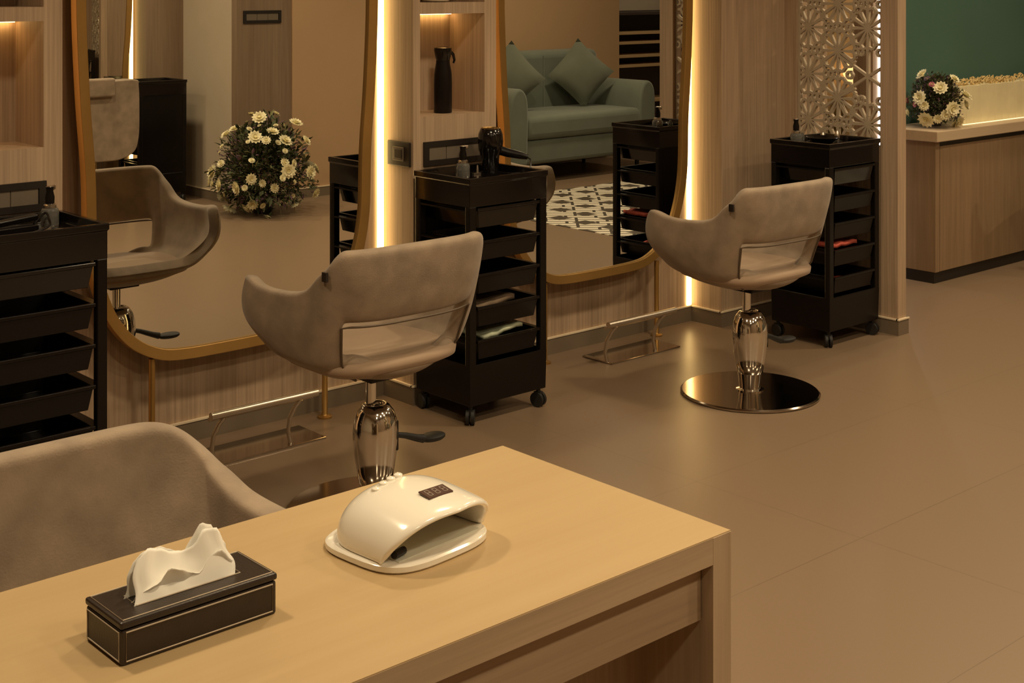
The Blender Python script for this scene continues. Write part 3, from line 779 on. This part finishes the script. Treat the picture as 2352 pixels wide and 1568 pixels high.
# ------------------------------------------------------------------ sofa
so_ = thing('sofa', 'sage green two seat sofa reflected in the far mirror', 'sofa', (7.85, 0, 0))
link('base', MB().box(-.72, .87, -.38, .40, .15, .34), 'sofa', so_, bevel=.03, seg=3)
link('seat_cushion', MB().box(-.57, .72, -.22, .42, .34, .525), 'sofa', so_, bevel=.05, seg=4, smooth=True)
link('backrest', MB().box(-.66, .81, -.42, -.17, .34, .99).rot(Matrix.Identity(4)), 'sofa', so_, bevel=.06, seg=4, smooth=True)
for k in range(4):
    link('back_channel', MB().tube([(-.45 + k * .3, -.168, .52), (-.45 + k * .3, -.168, .95)], .006, 6), 'sofa', so_)
for s_ in (-1, 1):
    pts = catmull([(-.09, .15), (-.10, .5), (-.075, .68), (0, .745), (.075, .68), (.09, .5), (.08, .15)], 5)
    link('arm', MB().prism([(s_ * .645 + (.15 if s_ > 0 else 0) + x, z) for x, z in pts], -.40, .42), 'sofa', so_, bevel=.02, seg=3, smooth=True)
for x in (-.6, .75):
    for y in (-.3, .33): link('leg', MB().lathe([(.016, 0), (.022, .15)], 12, (x, y, 0)), 'bsat', so_)
def cushion(label, loc, rot):
    n = 10; vs = []; fs = []
    for sgn in (1, -1):
        for j in range(n + 1):
            for i in range(n + 1):
                u, v = 2 * i / n - 1, 2 * j / n - 1
                e = (1 - u * u) * (1 - v * v)
                pinch = 1 - .08 * (1 - abs(u)) * abs(v) - .0
                vs.append((.21 * u * (1 - .07 * (1 - v * v)), sgn * .075 * e ** .55, .21 * v * (1 - .07 * (1 - u * u))))
        o_ = 0 if sgn > 0 else (n + 1) ** 2
        for j in range(n):
            for i in range(n):
                a_ = o_ + j * (n + 1) + i; fs.append((a_, a_ + 1, a_ + n + 2, a_ + n + 1))
    o = link('cushion', MB().add(vs, fs), 'cushion', loc=loc, rot=rot, smooth=True, angle=180)
    tag(o, label, 'cushion', 'cushions on the sofa')
cushion('left diamond cushion on the green sofa, partly cut by the mirror frame', (7.50, -.02, .80), (math.radians(10), math.radians(48), math.radians(32)))
cushion('right diamond cushion standing on a corner on the green sofa', (8.27, .0, .80), (math.radians(10), math.radians(42), math.radians(32)))

su = thing('display_shelf', 'dark shelf unit with pale shelves at the far end, seen in the far mirror', 'shelf', (9.3, -1.38, 0))
link('back_panel', MB().box(0, 2.0, 0, .03, 0, 1.28), 'shelfdark', su)
for z in (.40, .75, .845, .975, 1.07, 1.26):
    link('shelf_board', MB().box(0, 2.0, .03, .33, z - .015, z + .012), 'shelf' if z < 1.2 else 'shelfdark', su)
link('side_board', MB().box(-.02, 0, 0, .33, 0, 1.28), 'shelfdark', su)

# ------------------------------------------------------------------ manicure table
X0, X1, Y0, Y1 = .40, 1.612, 1.322, 1.826
tb = thing('manicure_table', 'pale wooden manicure table with a drawer in the foreground', 'table', (0, 0, 0))
link('tabletop', MB().box(X0, X1, Y0, Y1, .7495, .75).box(X0, X1, Y0, Y1, .7094, .7494), 'top', tb)
link('front_rail', MB().box(X0 + .04, X1 - .04, Y0 - .0008, Y0 + .03, .7098, .7486), 'topx', tb)
for nm, x in (('side_panel', X0), ('side_panel', X1 - .04)):
    link(nm, MB().box(x - (.0006 if x == X0 else 0), x + .04 + (.0006 if x != X0 else 0), Y0 - .0012, Y1, 0, .7486), 'topz', tb, bevel=.0008)
link('drawer', MB().box(X0 + .043, X1 - .0425, Y0 + .020, Y1 - .22, .624, .7045), 'topx', tb, bevel=.001)
link('modesty_panel', MB().box(X0 + .04, X1 - .30, Y0 + .14, Y0 + .158, 0, .709).box(X1 - .298, X1 - .04, Y0 + .14, Y0 + .158, 0, .709), 'topz', tb)

# tissue box
tx = thing('tissue_box', 'dark brown leather tissue box with cream stitching on the table', 'tissue box', (.862, 1.578, .75))
a, b, h = .106, .047, .052
link('box_body', MB().box(-a, a, -b, b, 0, h - .010), 'leather', tx, bevel=.003)
link('lid', MB().box(-a - .0012, a + .0012, -b - .0012, b + .0012, h - .009, h), 'leather', tx, bevel=.003)
mb = MB()
e = .0009
def loop(p): mb.tube(p, e, 5, closed=True)
for s_ in (-1, 1):
    y = s_ * (b + .0006); loop([(-a + .006, y, .005), (a - .006, y, .005), (a - .006, y, h - .013), (-a + .006, y, h - .013)])
    x = s_ * (a + .0006); loop([(x, -b + .005, .005), (x, b - .005, .005), (x, b - .005, h - .013), (x, -b + .005, h - .013)])
loop([(-a + .004, -b + .004, h + .0004), (a - .004, -b + .004, h + .0004), (a - .004, b - .004, h + .0004), (-a + .004, b - .004, h + .0004)])
loop([(-a + .035, -.017, h + .0004), (a - .035, -.017, h + .0004), (a - .035, .017, h + .0004), (-a + .035, .017, h + .0004)])
link('stitching', mb, 'stitch', tx)
link('slot', MB().box(-a + .038, a - .038, -.012, .012, h, h + .0006), 'dark', tx)
# crumpled tissue: three folded leaves rising from the slot
def sheet(fn, nu=26, nv=14):
    vs = [fn(i / nu, j / nv) for j in range(nv + 1) for i in range(nu + 1)]
    fs = [(j * (nu + 1) + i, j * (nu + 1) + i + 1, (j + 1) * (nu + 1) + i + 1, (j + 1) * (nu + 1) + i) for j in range(nv) for i in range(nu)]
    return vs, fs
def tis(u, v, y0_, off, tops, ph):
    x = -.076 + .142 * u
    k = min(len(tops) - 2, int(u * (len(tops) - 1))); f = u * (len(tops) - 1) - k
    f = f * f * (3 - 2 * f) * .6 + f * .4
    top = tops[k] * (1 - f) + tops[k + 1] * f
    y = y0_ + (off - y0_) * v + .004 * math.sin(u * 6 + ph) * v + .0015 * math.sin(u * 23 + ph * 2 + v * 3) * v
    x += .016 * v * (1 - u) + .0025 * math.sin(v * 7 + u * 5)
    z = h - .002 + top * v + .0006 * math.sin(u * 30 + v * 6)
    return Vector((x, y, z))
mb = MB()
mb.add(*sheet(lambda u, v: tis(u, v, -.018, .008, [.046, .056, .050, .044, .040, .046, .062, .060, .034], 0)))
mb.add(*sheet(lambda u, v: tis(u, v, .010, .014, [.040, .050, .052, .046, .036, .050, .068, .060, .030], 1.5)))
mb.add(*sheet(lambda u, v: tis(u, v, -.004, -.012, [.014, .020, .034, .030, .020, .016, .030, .036, .018], 3)))
o = link('tissue', mb, 'paper', tx, smooth=True, angle=180)
so = o.modifiers.new('solid', 'SOLIDIFY'); so.thickness = .0006

# nail lamp
nl = thing('nail_lamp', 'white dome shaped nail drying lamp with a small display on the table', 'nail lamp', (1.232, 1.607, .75), math.radians(6))
def dome(a0, y, h, n=28, p=2.35, floor_=.012):
    out = []
    for k in range(n + 1):
        w = PI * k / n; c_, s_ = math.cos(w), math.sin(w)
        out.append(Vector((-a0 * math.copysign(abs(c_) ** (2 / p), c_), y, floor_ + h * abs(s_) ** (2 / p))))
    return out
# rings along depth: front edge of the visor reaches forward at the top
rings_o = []
ys = [-1, -.72, -.35, 0, .3, .55, .75, .9, .98]
for q in ys:
    f = max(0, q) ** 2.6
    a0 = .102 * (1 - .0 * f) * math.sqrt(max(.02, 1 - f)); hh = .074 * (1 - max(0, q) ** 2.4) ** .55 if q > 0 else .074 * (1 - .16 * q * q)
    hh = max(hh, .006)
    ring = dome(a0, 0, hh)
    for v in ring:
        hz = (v.z - .012) / .074
        v.y = q * .085 + (-.012 * hz if q < -.5 else 0) + (-.018 * (1 - abs(v.x) / .10) if q == -1 else 0) + (.030 * (1 - hz) ** 2 if q == -1 else 0)
        if q == -1: v.z += .001
    rings_o.append(ring)
n = len(rings_o[0]); mb = MB(); vs = [v for r_ in rings_o for v in r_]
fs = [(i * n + k, i * n + k + 1, (i + 1) * n + k + 1, (i + 1) * n + k) for i in range(len(rings_o) - 1) for k in range(n - 1)]
fs.append(tuple((len(rings_o) - 1) * n + k for k in range(n)))
mb.add(vs, fs)
shl = link('shell', mb, 'lamp', nl, smooth=True, angle=70)
so = shl.modifiers.new('solid', 'SOLIDIFY'); so.thickness = .011; so.offset = -1
u_ = shl.modifiers.new('sub', 'SUBSURF'); u_.levels = 1; u_.render_levels = 2
base = []
for k in range(48):
    x, y = se(2 * PI * k / 48, .107, .089, .096, 3.4); base.append((x, y))
mb = MB(); vs = [(x * s_, y * s_, z) for s_, z in ((.97, 0), (1, .003), (1, .010), (.97, .0125)) for x, y in base]
fs = [(i * 48 + k, i * 48 + (k + 1) % 48, (i + 1) * 48 + (k + 1) % 48, (i + 1) * 48 + k) for i in range(3) for k in range(48)] + [tuple(range(47, -1, -1)), tuple(144 + k for k in range(48))]
link('base_plate', mb.add(vs, fs), 'lamp', nl, smooth=True)
link('inner_floor', MB().box(-.08, .08, -.072, .05, .0125, .0142), 'lampin', nl, bevel=.001)
link('led_bar', MB().box(-.004, .036, -.052, -.020, .066, .078), 'bsat', nl, bevel=.002)
link('led_bar', MB().tube([(-.082, -.064, .022), (-.058, -.058, .020)], .0055, 10), 'bsat', nl)
# display lies on the top of the dome
def surf(x, y):   # height of the dome top at x
    return .012 + .074 * (1 - (abs(x) / .102) ** 2.35) ** (1 / 2.35)
dm = link('display', MB().box(-.024, .024, -.0115, .0115, -.0006, .0022), 'disp', nl, loc=(.006, -.056, surf(.006, 0) - .0042), rot=(math.radians(11), math.radians(2), 0), bevel=.001)
seg = MB()
for d_ in range(3):
    cx_ = -.0145 + d_ * .0145; w_, hh_ = .0040, .0072
    for x0, x1, y0, y1 in ((-w_, w_, hh_ - .001, hh_), (-w_, w_, -.0006, .0006), (-w_, w_, -hh_, -hh_ + .001), (-w_, -w_ + .0012, -hh_, hh_), (w_ - .0012, w_, -hh_, hh_)):
        seg.box(cx_ + x0, cx_ + x1, y0, y1, .0022, .0027)
link('digits', seg, 'digit', dm)
for k, x in enumerate((-.040, -.022, -.004, .014)):
    link('button', MB().lathe([(.0065, 0), (.0065, .003), (.004, .0045)], 16), 'lamp', nl, loc=(x, .018 + .004 * k, surf(x, 0) - .0035), smooth=True)

# ------------------------------------------------------------------ lights
def area(name, loc, power, size, col=(1, .79, .50), rot=(0, 0, 0), spread=150):
    l = bpy.data.lights.new(name, 'AREA'); l.shape = 'DISK'; l.size = size; l.energy = power; l.color = col; l.spread = math.radians(spread)
    o = bpy.data.objects.new(name, l); COL.objects.link(o); o.location = loc; o.rotation_euler = rot; return o
for x in (.6, 2.5, 4.3, 6.3): area('downlight_or_fill', (x, 2.55, 2.78), 28, .22)
for x in (1.5, 3.4, 5.3): area('downlight_or_fill', (x, .9, 2.78), 22, .22)
for x, e_ in ((.6, 22), (2.4, 24), (4.0, 36)): area('downlight_or_fill', (x, -.3, 2.78), e_, .22)  # added fill row, brightens the table front and the pale pillar
area('downlight_or_fill', (7.8, .9, 2.78), 34, .22)
area('downlight_or_fill', (7.6, 3.55, 2.78), 14, .2)
area('downlight_or_fill', (6.1, 3.5, 2.78), 12, .2)  # added fill near the screen, lightens the wall behind the lattice
area('downlight_or_fill', (8.4, 5.0, 2.7), 30, .2, (1, .7, .36))
area('downlight_or_fill', (10.3, -.3, 2.7), 12, .2, (1, .8, .55))
w = bpy.data.worlds.new('World'); sc.world = w; w.use_nodes = True
w.node_tree.nodes['Background'].inputs[0].default_value = (1, .8, .55, 1); w.node_tree.nodes['Background'].inputs[1].default_value = .02

# ------------------------------------------------------------------ camera
cam = bpy.data.cameras.new('camera'); co = bpy.data.objects.new('camera', cam); COL.objects.link(co)
co.location = (0, 0, 1.55); co.rotation_euler = (PI / 2, 0, math.radians(48.22017 - 90))
cam.sensor_width = 36; cam.lens = 3229.0 / 2352 * 36
cam.shift_x = (1176 - 1174) / 2352; cam.shift_y = -(784 + 37.5) / 2352
cam.clip_start = .05; cam.clip_end = 60
sc.camera = co
sc.view_settings.view_transform = 'Standard'; sc.view_settings.look = 'None'; sc.view_settings.gamma = 1; sc.view_settings.use_curve_mapping = False
sc.view_settings.exposure = -.6
sc.cycles.max_bounces = 8; sc.cycles.diffuse_bounces = 4; sc.cycles.glossy_bounces = 5; sc.cycles.transmission_bounces = 5
sc.cycles.caustics_reflective = False; sc.cycles.caustics_refractive = False
